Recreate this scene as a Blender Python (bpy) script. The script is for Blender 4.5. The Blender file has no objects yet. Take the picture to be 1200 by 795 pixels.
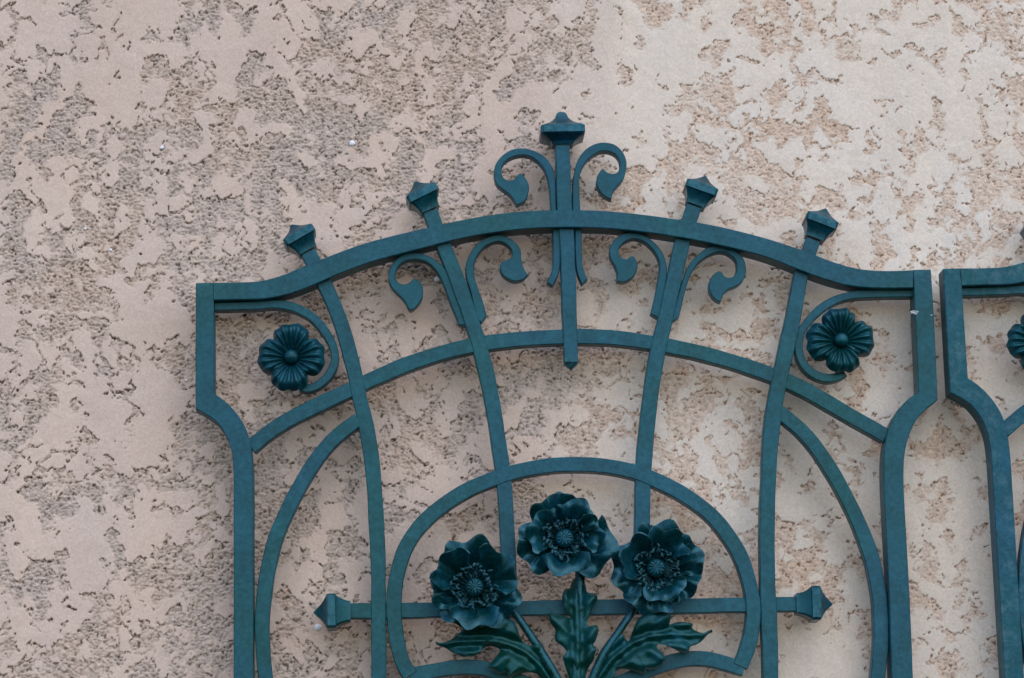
import bpy, bmesh, math, random
import numpy as np
from mathutils import Vector, Matrix
from mathutils.geometry import delaunay_2d_cdt

random.seed(7)
scene = bpy.context.scene
COL = scene.collection
R = math.radians
MM = 0.001

# ------------------------------------------------------------------ camera
PITCH, YAW, ROLL = R(12.34), R(2.62), R(1.4)
F = 3200.0                       # focal length in photo pixels (1200 wide)
DIST = 3.2
P0 = Vector((0, 0, 2.3))
fwd = Vector((math.sin(YAW) * math.cos(PITCH), math.cos(YAW) * math.cos(PITCH), math.sin(PITCH)))
rt = Vector((math.cos(YAW), -math.sin(YAW), 0))
up = rt.cross(fwd)
rt2 = rt * math.cos(ROLL) - up * math.sin(ROLL)
up2 = up * math.cos(ROLL) + rt * math.sin(ROLL)
CPOS = P0 - fwd * DIST
cam_data = bpy.data.cameras.new('camera')
cam = bpy.data.objects.new('camera', cam_data)
COL.objects.link(cam)
cam_data.sensor_width = 36.0
cam_data.sensor_fit = 'HORIZONTAL'
cam_data.lens = F / 1200.0 * 36.0
cam_data.clip_start = 0.05
cam_data.clip_end = 500
M = Matrix.Identity(4)
for i in range(3):
    M[i][0] = rt2[i]; M[i][1] = up2[i]; M[i][2] = -fwd[i]; M[i][3] = CPOS[i]
cam.matrix_world = M
scene.camera = cam


def at(px, py, y=0.0):
    """the point of the vertical plane Y = y (metres) seen at a photo pixel"""
    d = fwd + rt2 * ((px - 600) / F) - up2 * ((py - 397.5) / F)
    t = (y - CPOS.y) / d.y
    return CPOS + d * t


# ------------------------------------------------------------------ helpers
def link(name, me, mat, parent=None, smooth_angle=38):
    if mat is not None:
        me.materials.append(mat)
    if smooth_angle is not None:
        me.polygons.foreach_set('use_smooth', [True] * len(me.polygons))
        me.set_sharp_from_angle(angle=R(smooth_angle))
    o = bpy.data.objects.new(name, me)
    COL.objects.link(o)
    if parent is not None:
        o.parent = parent
    return o


def mesh_from(verts, faces, name='m', origin=None):
    me = bpy.data.meshes.new(name)
    if origin is not None:
        verts = [Vector(v) - origin for v in verts]
    me.from_pydata([tuple(v) for v in verts], [], faces)
    bm = bmesh.new(); bm.from_mesh(me)
    bmesh.ops.recalc_face_normals(bm, faces=bm.faces)
    bm.to_mesh(me); bm.free()
    return me


def catmull(pts, n=8):
    """open Catmull-Rom through 2-D points"""
    if len(pts) < 3:
        out = []
        for k in range(n + 1):
            t = k / n
            out.append((pts[0][0] * (1 - t) + pts[-1][0] * t, pts[0][1] * (1 - t) + pts[-1][1] * t))
        return out
    P = [np.array(p, float) for p in pts]
    P = [2 * P[0] - P[1]] + P + [2 * P[-1] - P[-2]]
    out = []
    for i in range(1, len(P) - 2):
        p0, p1, p2, p3 = P[i - 1], P[i], P[i + 1], P[i + 2]
        d1 = max(np.linalg.norm(p1 - p0), 1e-9) ** .5
        d2 = max(np.linalg.norm(p2 - p1), 1e-9) ** .5
        d3 = max(np.linalg.norm(p3 - p2), 1e-9) ** .5
        for k in range(n):
            t = d1 + d2 * k / n
            t0, t1, t2, t3 = 0, d1, d1 + d2, d1 + d2 + d3
            a1 = (t1 - t) / (t1 - t0) * p0 + (t - t0) / (t1 - t0) * p1
            a2 = (t2 - t) / (t2 - t1) * p1 + (t - t1) / (t2 - t1) * p2
            a3 = (t3 - t) / (t3 - t2) * p2 + (t - t2) / (t3 - t2) * p3
            b1 = (t2 - t) / (t2 - t0) * a1 + (t - t0) / (t2 - t0) * a2
            b2 = (t3 - t) / (t3 - t1) * a2 + (t - t1) / (t3 - t1) * a3
            c = (t2 - t) / (t2 - t1) * b1 + (t - t1) / (t2 - t1) * b2
            out.append((c[0], c[1]))
    out.append(tuple(P[-2]))
    return out


def resample(pts, n):
    P = np.array(pts, float)
    s = np.concatenate([[0], np.cumsum(np.linalg.norm(np.diff(P, axis=0), axis=1))])
    t = np.linspace(0, s[-1], n)
    return np.stack([np.interp(t, s, P[:, k]) for k in range(P.shape[1])], 1)


def strip_mesh(left, right, y0, y1, origin, c=0.9 * MM):
    """solid bar between two paired edges (lists of (X,Z)); front face at y0 with chamfered arrises"""
    n = len(left)
    verts, faces = [], []
    for (a, b) in zip(left, right):
        a = np.array(a); b = np.array(b)
        d = (b - a) / max(np.linalg.norm(b - a), 1e-9)
        ai = a + d * c; bi = b - d * c
        verts += [(a[0], y0 + c, a[1]), (ai[0], y0, ai[1]), (bi[0], y0, bi[1]), (b[0], y0 + c, b[1]),
                  (b[0], y1 - c, b[1]), (bi[0], y1, bi[1]), (ai[0], y1, ai[1]), (a[0], y1 - c, a[1])]
    for i in range(n - 1):
        for k in range(8):
            k2 = (k + 1) % 8
            faces.append((i * 8 + k, i * 8 + k2, i * 8 + 8 + k2, i * 8 + 8 + k))
    faces.append(tuple(range(8)))
    faces.append(tuple((n - 1) * 8 + k for k in range(8)))
    return mesh_from(verts, faces, origin=origin)


wob = np.random.RandomState(3)


def ribbon(name, px, width, y0, depth, mat, parent, n=10, c=0.9 * MM):
    """bar of rectangular section along a centre line traced in the plane y0 (mm)"""
    y0m = y0 * MM; y1m = (y0 + depth) * MM
    P = [(lambda v: (v.x, v.z))(at(x, y, y0m)) for x, y in px]
    C = catmull(P, n)
    L = np.linalg.norm(np.diff(np.array(C), axis=0), axis=1).sum()
    C = resample(C, max(3, int(L / (4 * MM))))
    T = np.gradient(C, axis=0)
    T /= np.linalg.norm(T, axis=1)[:, None]
    Nn = np.stack([-T[:, 1], T[:, 0]], 1)
    s = np.linspace(0, L, len(C))
    ph = wob.rand(6) * 6.28
    e1 = 0.30 * MM * (np.sin(s / .045 + ph[0]) + .7 * np.sin(s / .019 + ph[1]) + .4 * np.sin(s / .0083 + ph[2]))
    e2 = 0.30 * MM * (np.sin(s / .051 + ph[3]) + .7 * np.sin(s / .017 + ph[4]) + .4 * np.sin(s / .0077 + ph[5]))
    w = width * MM / 2
    left = C + Nn * (w + e1)[:, None]
    right = C - Nn * (w + e2)[:, None]
    me = strip_mesh(left, right, y0m, y1m, parent_origin(parent), c)
    return link(name, me, mat, parent)


def parent_origin(p):
    o = Vector((0, 0, 0))
    while p is not None:
        o = o + p.location
        p = p.parent
    return o


def edge_bar(name, pairs, y0, depth, mat, parent, c=1.0 * MM):
    """bar between two traced edges; pairs = list of segments, each a list of (xl,yl,xr,yr)"""
    y0m = y0 * MM
    Ls, Rs = [], []
    for seg in pairs:
        l = catmull([(lambda v: (v.x, v.z))(at(a, b, y0m)) for a, b, _, _ in seg], 8)
        r = catmull([(lambda v: (v.x, v.z))(at(a, b, y0m)) for _, _, a, b in seg], 8)
        if Ls:
            l = l[1:]; r = r[1:]
        Ls += l; Rs += r
    me = strip_mesh(Ls, Rs, y0m, (y0 + depth) * MM, parent_origin(parent), c)
    return link(name, me, mat, parent)


def outline_plate(name, px, sharp, y0, depth, mat, parent, c=0.9 * MM, rough=0.15):
    """flat forged piece: closed traced outline with thickness; sharp = indices that stay corners"""
    n = len(px)
    y0m = y0 * MM; y1m = (y0 + depth) * MM
    P = [(lambda v: (v.x, v.z))(at(x, y, y0m)) for x, y in px]
    sh = sorted(sharp)
    out = []
    for a, b in zip(sh, sh[1:] + [sh[0] + n]):
        seg = [P[i % n] for i in range(a, b + 1)]
        out += catmull(seg, 4)[:-1]
    O = np.array(out)
    area = 0.5 * np.sum(O[:, 0] * np.roll(O[:, 1], -1) - np.roll(O[:, 0], -1) * O[:, 1])
    if area < 0:
        O = O[::-1]
    T = np.roll(O, -1, 0) - np.roll(O, 1, 0)
    T /= np.maximum(np.linalg.norm(T, axis=1), 1e-9)[:, None]
    Nn = np.stack([-T[:, 1], T[:, 0]], 1)
    I = O + Nn * c
    m = len(O)
    verts = [(x, y0m, z) for x, z in I] + [(x, y0m + c, z) for x, z in O] + \
            [(x, y1m - c, z) for x, z in O] + [(x, y1m, z) for x, z in I]
    faces = [tuple(range(m)), tuple(3 * m + i for i in range(m))]
    for k in range(3):
        for i in range(m):
            j = (i + 1) % m
            faces.append((k * m + i, k * m + j, (k + 1) * m + j, (k + 1) * m + i))
    me = mesh_from(verts, faces, origin=parent_origin(parent))
    return link(name, me, mat, parent, 30)


def finial(name, neck, tip, prof, ycen, mat, parent):
    """cast finial: square section swept along its axis, prof = [(s 0..1, half size mm)]"""
    y = ycen * MM
    a = at(*neck, y); b = at(*tip, y)
    ax = (b - a); L = ax.length; ax.normalize()
    side = Vector((0, 1, 0)).cross(ax).normalized()
    dep = Vector((0, 1, 0))
    verts, faces = [], []
    ring = []
    for s, h in prof:
        h = h * MM
        q = h * 0.86
        cs = [(-h, -q), (-q, -h), (q, -h), (h, -q), (h, q), (q, h), (-q, h), (-h, q)]
        for u, v in cs:
            verts.append(a + ax * (L * s) + side * u + dep * v)
    nr = len(prof)
    for i in range(nr - 1):
        for k in range(8):
            k2 = (k + 1) % 8
            faces.append((i * 8 + k, i * 8 + k2, i * 8 + 8 + k2, i * 8 + 8 + k))
    faces.append(tuple(range(8))); faces.append(tuple((nr - 1) * 8 + k for k in range(8)))
    me = mesh_from(verts, faces, origin=parent_origin(parent))
    return link(name, me, mat, parent, 25)


def tube(name, pts, rad, mat, parent, seg=10):
    """round stem through 3-D points with radii"""
    P = np.array([tuple(p) + (r,) for p, r in zip(pts, rad)])
    fine = []
    for k in range(len(P) - 1):
        for t in np.linspace(0, 1, 6, endpoint=False):
            fine.append(P[k] * (1 - t) + P[k + 1] * t)
    fine.append(P[-1])
    fine = np.array(fine)
    for _ in range(3):
        fine[1:-1] = (fine[:-2] + 2 * fine[1:-1] + fine[2:]) / 4
    verts, faces = [], []
    T = np.gradient(fine[:, :3], axis=0)
    for p, t in zip(fine, T):
        t = Vector(t).normalized()
        u = t.cross(Vector((0, 1, 0))).normalized(); v = t.cross(u)
        for k in range(seg):
            an = 2 * math.pi * k / seg
            verts.append(Vector(p[:3]) + (u * math.cos(an) + v * math.sin(an)) * p[3])
    for i in range(len(fine) - 1):
        for k in range(seg):
            k2 = (k + 1) % seg
            faces.append((i * seg + k, i * seg + k2, (i + 1) * seg + k2, (i + 1) * seg + k))
    faces.append(tuple(range(seg))); faces.append(tuple((len(fine) - 1) * seg + k for k in range(seg)))
    me = mesh_from(verts, faces, origin=parent_origin(parent))
    return link(name, me, mat, parent, 60)


def grid_solid(nu, nv, fn, thick, origin):
    """solid sheet from a parametric surface fn(u,v) -> Vector; u,v in 0..1"""
    A = [[Vector(fn(i / (nu - 1), j / (nv - 1))) for j in range(nv)] for i in range(nu)]
    verts = []; idx = {}
    nor = {}
    for i in range(nu):
        for j in range(nv):
            du = A[min(i + 1, nu - 1)][j] - A[max(i - 1, 0)][j]
            dv = A[i][min(j + 1, nv - 1)] - A[i][max(j - 1, 0)]
            nn = du.cross(dv)
            nn = nn.normalized() if nn.length > 1e-12 else Vector((0, -1, 0))
            if nn.y > 0:
                nn = -nn
            nor[i, j] = nn
    for s in (0, 1):
        for i in range(nu):
            for j in range(nv):
                idx[s, i, j] = len(verts)
                verts.append(A[i][j] - nor[i, j] * (thick * s))
    faces = []
    for s in (0, 1):
        for i in range(nu - 1):
            for j in range(nv - 1):
                faces.append((idx[s, i, j], idx[s, i + 1, j], idx[s, i + 1, j + 1], idx[s, i, j + 1]))
    loop = [(i, 0) for i in range(nu)] + [(nu - 1, j) for j in range(1, nv)] + \
           [(i, nv - 1) for i in range(nu - 2, -1, -1)] + [(0, j) for j in range(nv - 2, 0, -1)]
    for a, b in zip(loop, loop[1:] + loop[:1]):
        faces.append((idx[0, a[0], a[1]], idx[0, b[0], b[1]], idx[1, b[0], b[1]], idx[1, a[0], a[1]]))
    return mesh_from(verts, faces, origin=origin)


def soften(o, lv=1):
    m = o.modifiers.new('soft', 'SUBSURF'); m.levels = lv; m.render_levels = lv
    return o


# ------------------------------------------------------------------ materials
def nodes(name):
    m = bpy.data.materials.new(name); m.use_nodes = True
    nt = m.node_tree
    for n in list(nt.nodes):
        nt.nodes.remove(n)
    out = nt.nodes.new('ShaderNodeOutputMaterial')
    b = nt.nodes.new('ShaderNodeBsdfPrincipled')
    nt.links.new(b.outputs[0], out.inputs[0])
    return m, nt, b


def N(nt, typ, **kw):
    n = nt.nodes.new(typ)
    for k, v in kw.items():
        if k.startswith('i_'):
            key = k[2:]
            key = int(key) if key.isdigit() else key.replace('_', ' ')
            n.inputs[key].default_value = v
        else:
            setattr(n, k, v)
    return n


def ramp(nt, stops):
    r = nt.nodes.new('ShaderNodeValToRGB')
    el = r.color_ramp.elements
    while len(el) < len(stops):
        el.new(0.5)
    for e, (p, c) in zip(el, stops):
        e.position = p; e.color = (c[0], c[1], c[2], 1) if len(c) == 3 else c
    return r


def paint(name, deep, mid, light, dust=None, rough=0.42, bump=0.25, spec=0.32, scale=1.0, tint=(.6, .95, 1.0), dscale=90.0, ddist=1.2):
    m, nt, b = nodes(name)
    L = nt.links.new
    tc = N(nt, 'ShaderNodeNewGeometry')
    n1 = N(nt, 'ShaderNodeTexNoise', i_Scale=22.0 * scale, i_Detail=6.0, i_Roughness=0.62, i_Distortion=0.6)
    L(tc.outputs['Position'], n1.inputs['Vector'])
    r1 = ramp(nt, [(0.30, deep), (0.50, mid), (0.72, light)])
    L(n1.outputs['Fac'], r1.inputs[0])
    n2 = N(nt, 'ShaderNodeTexNoise', i_Scale=160.0, i_Detail=5.0, i_Roughness=0.7)
    L(tc.outputs['Position'], n2.inputs['Vector'])
    r2 = ramp(nt, [(0.35, (0.82, 0.82, 0.82)), (0.65, (1.18, 1.18, 1.18))])
    L(n2.outputs['Fac'], r2.inputs[0])
    mul = N(nt, 'ShaderNodeMix', data_type='RGBA', blend_type='MULTIPLY')
    mul.inputs[0].default_value = 1.0
    L(r1.outputs[0], mul.inputs[6]); L(r2.outputs[0], mul.inputs[7])
    n0 = N(nt, 'ShaderNodeTexNoise', i_Scale=4.2, i_Detail=4.0, i_Roughness=0.6, i_Distortion=0.4)
    L(tc.outputs['Position'], n0.inputs['Vector'])
    r0 = ramp(nt, [(0.36, (0.85, 1.02, 0.80)), (0.5, (1, 1, 1)), (0.64, (1.25, 1.02, 1.18))])
    L(n0.outputs['Fac'], r0.inputs[0])
    mul0 = N(nt, 'ShaderNodeMix', data_type='RGBA', blend_type='MULTIPLY'); mul0.inputs[0].default_value = 1.0
    L(mul.outputs[2], mul0.inputs[6]); L(r0.outputs[0], mul0.inputs[7])
    col = mul0.outputs[2]
    # brushed streaks and chalky rub marks
    n3 = N(nt, 'ShaderNodeTexNoise', i_Scale=dscale, i_Detail=8.0, i_Roughness=0.75, i_Distortion=ddist)
    L(tc.outputs['Position'], n3.inputs['Vector'])
    lo, hi, amt, dc = dust if dust else (0.60, 0.80, 0.34, (0.10, 0.23, 0.27))
    r3 = ramp(nt, [(lo, (0, 0, 0)), (hi, (amt, amt, amt))])
    L(n3.outputs['Fac'], r3.inputs[0])
    mx = N(nt, 'ShaderNodeMix', data_type='RGBA')
    mx.inputs[7].default_value = (*dc, 1)
    L(r3.outputs[0], mx.inputs[0]); L(col, mx.inputs[6])
    rp = ramp(nt, [(0.535, (0, 0, 0)), (0.62, (1, 1, 1))]); L(tc.outputs['Pointiness'], rp.inputs[0])
    rw = ramp(nt, [(0.42, (0, 0, 0)), (0.68, (0.55, 0.55, 0.55))]); L(n2.outputs['Fac'], rw.inputs[0])
    wm = N(nt, 'ShaderNodeMath', operation='MULTIPLY'); L(rp.outputs[0], wm.inputs[0]); L(rw.outputs[0], wm.inputs[1])
    mw = N(nt, 'ShaderNodeMix', data_type='RGBA'); mw.inputs[7].default_value = (0.075, 0.20, 0.235, 1)
    L(wm.outputs[0], mw.inputs[0]); L(mx.outputs[2], mw.inputs[6])
    L(mw.outputs[2], b.inputs['Base Color'])
    b.inputs['Specular IOR Level'].default_value = spec
    b.inputs['Specular Tint'].default_value = (*tint, 1)
    rr = ramp(nt, [(0.3, (rough - .1,) * 3), (0.7, (rough + .14,) * 3)])
    L(n2.outputs['Fac'], rr.inputs[0]); L(rr.outputs[0], b.inputs['Roughness'])
    n4 = N(nt, 'ShaderNodeTexNoise', i_Scale=420.0, i_Detail=4.0, i_Roughness=0.6)
    L(tc.outputs['Position'], n4.inputs['Vector'])
    ad = N(nt, 'ShaderNodeMath', operation='MULTIPLY_ADD'); ad.inputs[1].default_value = 1.6
    L(n2.outputs['Fac'], ad.inputs[0]); L(n4.outputs['Fac'], ad.inputs[2])
    bp = N(nt, 'ShaderNodeBump', i_Strength=bump, i_Distance=0.0008)
    L(ad.outputs[0], bp.inputs['Height']); L(bp.outputs[0], b.inputs['Normal'])
    return m


PAINT = paint('teal_gate_paint', (0.0028, 0.045, 0.060), (0.0038, 0.058, 0.083), (0.0080, 0.079, 0.112))
CAST = paint('patinated_cast_paint', (0.0008, 0.021, 0.017), (0.0012, 0.031, 0.036), (0.0030, 0.058, 0.090),
             dust=(0.68, 0.80, 0.30, (0.10, 0.26, 0.27)), rough=0.25, bump=0.30, spec=0.75, scale=2.4, tint=(.30, .80, 1.0))
LEAFP = paint('glossy_green_cast_paint', (0.0007, 0.024, 0.016), (0.0009, 0.033, 0.029), (0.0018, 0.056, 0.075),
              dust=(0.64, 0.82, 0.30, (0.08, 0.26, 0.24)), rough=0.33, bump=0.30, spec=0.50, scale=2.0, tint=(.35, .85, 1.0))
CORE = paint('dark_cast_paint', (0.0007, 0.014, 0.013), (0.0010, 0.022, 0.026), (0.0022, 0.040, 0.060),
             dust=(0.70, 0.85, 0.2, (0.08, 0.20, 0.2)), rough=0.34, bump=0.3, spec=0.45, scale=2.4, tint=(.35, .8, 1.0))
FORGED = paint('teal_forged_paint', (0.0018, 0.028, 0.036), (0.0028, 0.041, 0.062), (0.0060, 0.064, 0.106),
               rough=0.32, bump=0.30, spec=0.48, scale=1.7, tint=(.35, .85, 1.0))
DUSTY = paint('dusty_teal_gate_paint', (0.002, 0.050, 0.066), (0.003, 0.062, 0.088), (0.010, 0.082, 0.124),
              dust=(0.50, 0.80, 0.45, (0.20, 0.29, 0.33)), rough=0.5, bump=0.4, dscale=60.0, ddist=0.0)


def stucco():
    m, nt, b = nodes('troweled_stucco')
    L = nt.links.new
    at_ = N(nt, 'ShaderNodeAttribute', attribute_name='plaster_masks')     # x recess, y dirt and painted lip shadow, z warm zone
    sep = N(nt, 'ShaderNodeSeparateXYZ'); L(at_.outputs['Vector'], sep.inputs[0])
    geo = N(nt, 'ShaderNodeNewGeometry')
    pos = geo.outputs['Position']
    # flattened skin: cream, faintly mottled
    n1 = N(nt, 'ShaderNodeTexNoise', i_Scale=7.0, i_Detail=5.0, i_Roughness=0.6); L(pos, n1.inputs['Vector'])
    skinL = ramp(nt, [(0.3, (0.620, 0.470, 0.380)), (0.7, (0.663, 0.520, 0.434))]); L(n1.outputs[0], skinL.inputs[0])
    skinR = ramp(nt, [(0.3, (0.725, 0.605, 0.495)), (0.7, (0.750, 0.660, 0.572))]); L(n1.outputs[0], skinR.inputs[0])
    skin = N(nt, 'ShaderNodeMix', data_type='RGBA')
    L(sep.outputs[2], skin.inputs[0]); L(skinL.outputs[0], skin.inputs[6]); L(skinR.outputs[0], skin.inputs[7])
    # open grain in the hollows
    n2 = N(nt, 'ShaderNodeTexNoise', i_Scale=150.0, i_Detail=4.0, i_Roughness=0.65); L(pos, n2.inputs['Vector'])
    n2b = N(nt, 'ShaderNodeTexNoise', i_Scale=11.0, i_Detail=3.0); L(pos, n2b.inputs['Vector'])
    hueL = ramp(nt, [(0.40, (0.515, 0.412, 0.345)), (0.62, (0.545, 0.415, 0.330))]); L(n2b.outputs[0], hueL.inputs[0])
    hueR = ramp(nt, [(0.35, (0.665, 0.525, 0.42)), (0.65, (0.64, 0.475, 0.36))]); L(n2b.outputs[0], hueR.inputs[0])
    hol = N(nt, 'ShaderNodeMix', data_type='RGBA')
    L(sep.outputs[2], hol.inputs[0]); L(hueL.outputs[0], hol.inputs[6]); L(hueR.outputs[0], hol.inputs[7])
    spk = ramp(nt, [(0.3, (0.78, 0.78, 0.78)), (0.7, (1.2, 1.2, 1.2))]); L(n2.outputs[0], spk.inputs[0])
    hol2 = N(nt, 'ShaderNodeMix', data_type='RGBA', blend_type='MULTIPLY'); hol2.inputs[0].default_value = 1
    L(hol.outputs[2], hol2.inputs[6]); L(spk.outputs[0], hol2.inputs[7])
    ng = N(nt, 'ShaderNodeTexNoise', i_Scale=380.0, i_Detail=3.0, i_Roughness=0.8); L(pos, ng.inputs['Vector'])
    sg = ramp(nt, [(0.32, (0.88, 0.87, 0.86)), (0.68, (1.10, 1.11, 1.12))]); L(ng.outputs[0], sg.inputs[0])
    mp = N(nt, 'ShaderNodeMapping'); mp.inputs['Scale'].default_value = (9.0, 1.0, 1.6); L(pos, mp.inputs['Vector'])
    ns = N(nt, 'ShaderNodeTexNoise', i_Scale=1.6, i_Detail=5.0, i_Roughness=0.6); L(mp.outputs[0], ns.inputs['Vector'])
    ss = ramp(nt, [(0.3, (0.93, 0.945, 0.965)), (0.7, (1.05, 1.03, 1.0))]); L(ns.outputs[0], ss.inputs[0])
    s1 = N(nt, 'ShaderNodeMix', data_type='RGBA', blend_type='MULTIPLY'); s1.inputs[0].default_value = 1
    L(skin.outputs[2], s1.inputs[6]); L(sg.outputs[0], s1.inputs[7])
    s2 = N(nt, 'ShaderNodeMix', data_type='RGBA', blend_type='MULTIPLY'); s2.inputs[0].default_value = 1
    L(s1.outputs[2], s2.inputs[6]); L(ss.outputs[0], s2.inputs[7])
    a = N(nt, 'ShaderNodeMix', data_type='RGBA')
    L(sep.outputs[0], a.inputs[0]); L(s2.outputs[2], a.inputs[6]); L(hol2.outputs[2], a.inputs[7])
    # dirt lodged in the cracks, plus the painted shadow lines below the lips
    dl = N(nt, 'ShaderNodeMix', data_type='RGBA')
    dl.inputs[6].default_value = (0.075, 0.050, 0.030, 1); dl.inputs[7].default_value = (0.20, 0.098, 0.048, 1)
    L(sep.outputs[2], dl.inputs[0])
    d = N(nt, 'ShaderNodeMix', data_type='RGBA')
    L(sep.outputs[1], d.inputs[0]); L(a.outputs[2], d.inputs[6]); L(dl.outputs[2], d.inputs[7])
    L(d.outputs[2], b.inputs['Base Color'])
    b.inputs['Roughness'].default_value = 0.88
    b.inputs['Specular IOR Level'].default_value = 0.25
    n3 = N(nt, 'ShaderNodeTexNoise', i_Scale=700.0, i_Detail=3.0, i_Roughness=0.6); L(pos, n3.inputs['Vector'])
    n4 = N(nt, 'ShaderNodeTexNoise', i_Scale=120.0, i_Detail=3.0, i_Roughness=0.55); L(pos, n4.inputs['Vector'])
    ad = N(nt, 'ShaderNodeMath', operation='MULTIPLY_ADD'); ad.inputs[1].default_value = 1.5
    L(n4.outputs[0], ad.inputs[0]); L(n3.outputs[0], ad.inputs[2])
    n5 = N(nt, 'ShaderNodeTexNoise', i_Scale=330.0, i_Detail=4.0, i_Roughness=0.7); L(pos, n5.inputs['Vector'])
    m5 = N(nt, 'ShaderNodeMath', operation='MULTIPLY'); L(n5.outputs[0], m5.inputs[0]); L(sep.outputs[0], m5.inputs[1])
    a5 = N(nt, 'ShaderNodeMath', operation='MULTIPLY_ADD'); a5.inputs[1].default_value = 5.0
    L(m5.outputs[0], a5.inputs[0]); L(ad.outputs[0], a5.inputs[2])
    bp = N(nt, 'ShaderNodeBump', i_Strength=0.35, i_Distance=0.0008)
    L(a5.outputs[0], bp.inputs['Height']); L(bp.outputs[0], b.inputs['Normal'])
    return m


STUCCO = stucco()
mf, ntf, bf = nodes('white_plaster_chip')
bf.inputs['Base Color'].default_value = (0.78, 0.83, 0.88, 1)
bf.inputs['Roughness'].default_value = 0.6
nzf = N(ntf, 'ShaderNodeTexNoise', i_Scale=900.0)
bpf = N(ntf, 'ShaderNodeBump', i_Strength=0.4, i_Distance=0.0005)
ntf.links.new(nzf.outputs[0], bpf.inputs['Height']); ntf.links.new(bpf.outputs[0], bf.inputs['Normal'])

# ------------------------------------------------------------------ the wall
WALL_Y = 0.054


def perlin(x, y, seed):
    rs = np.random.RandomState(seed)
    perm = rs.permutation(512)
    perm = np.concatenate([perm, perm])
    ang = rs.rand(512) * 2 * np.pi
    gx, gy = np.cos(ang), np.sin(ang)
    xi = np.floor(x).astype(int); yi = np.floor(y).astype(int)
    xf = x - xi; yf = y - yi
    u = xf * xf * xf * (xf * (xf * 6 - 15) + 10); v = yf * yf * yf * (yf * (yf * 6 - 15) + 10)

    def g(a, b, dx, dy):
        h = perm[(perm[a & 511] + b) & 511]
        return gx[h] * dx + gy[h] * dy
    n00 = g(xi, yi, xf, yf); n10 = g(xi + 1, yi, xf - 1, yf)
    n01 = g(xi, yi + 1, xf, yf - 1); n11 = g(xi + 1, yi + 1, xf - 1, yf - 1)
    return (n00 * (1 - u) + n10 * u) * (1 - v) + (n01 * (1 - u) + n11 * u) * v


def sstep(a, b, x):
    t = np.clip((x - a) / (b - a), 0, 1)
    return t * t * (3 - 2 * t)


ROUGH = """
242245355656453425442456
452254566765542324431324
554264677763322356431103
766566887754333476442326
556676756756543546554366
467554534463465334444465
675456555355555544443266
365266565565645343431224
455567554445676454434423
631156667756765656353342
631147645544554646443452
256458433544411564322323
133477654455535454542333
434788665334565455653452
336578446577765455553452
666668667677665443422343
""".split()


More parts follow.
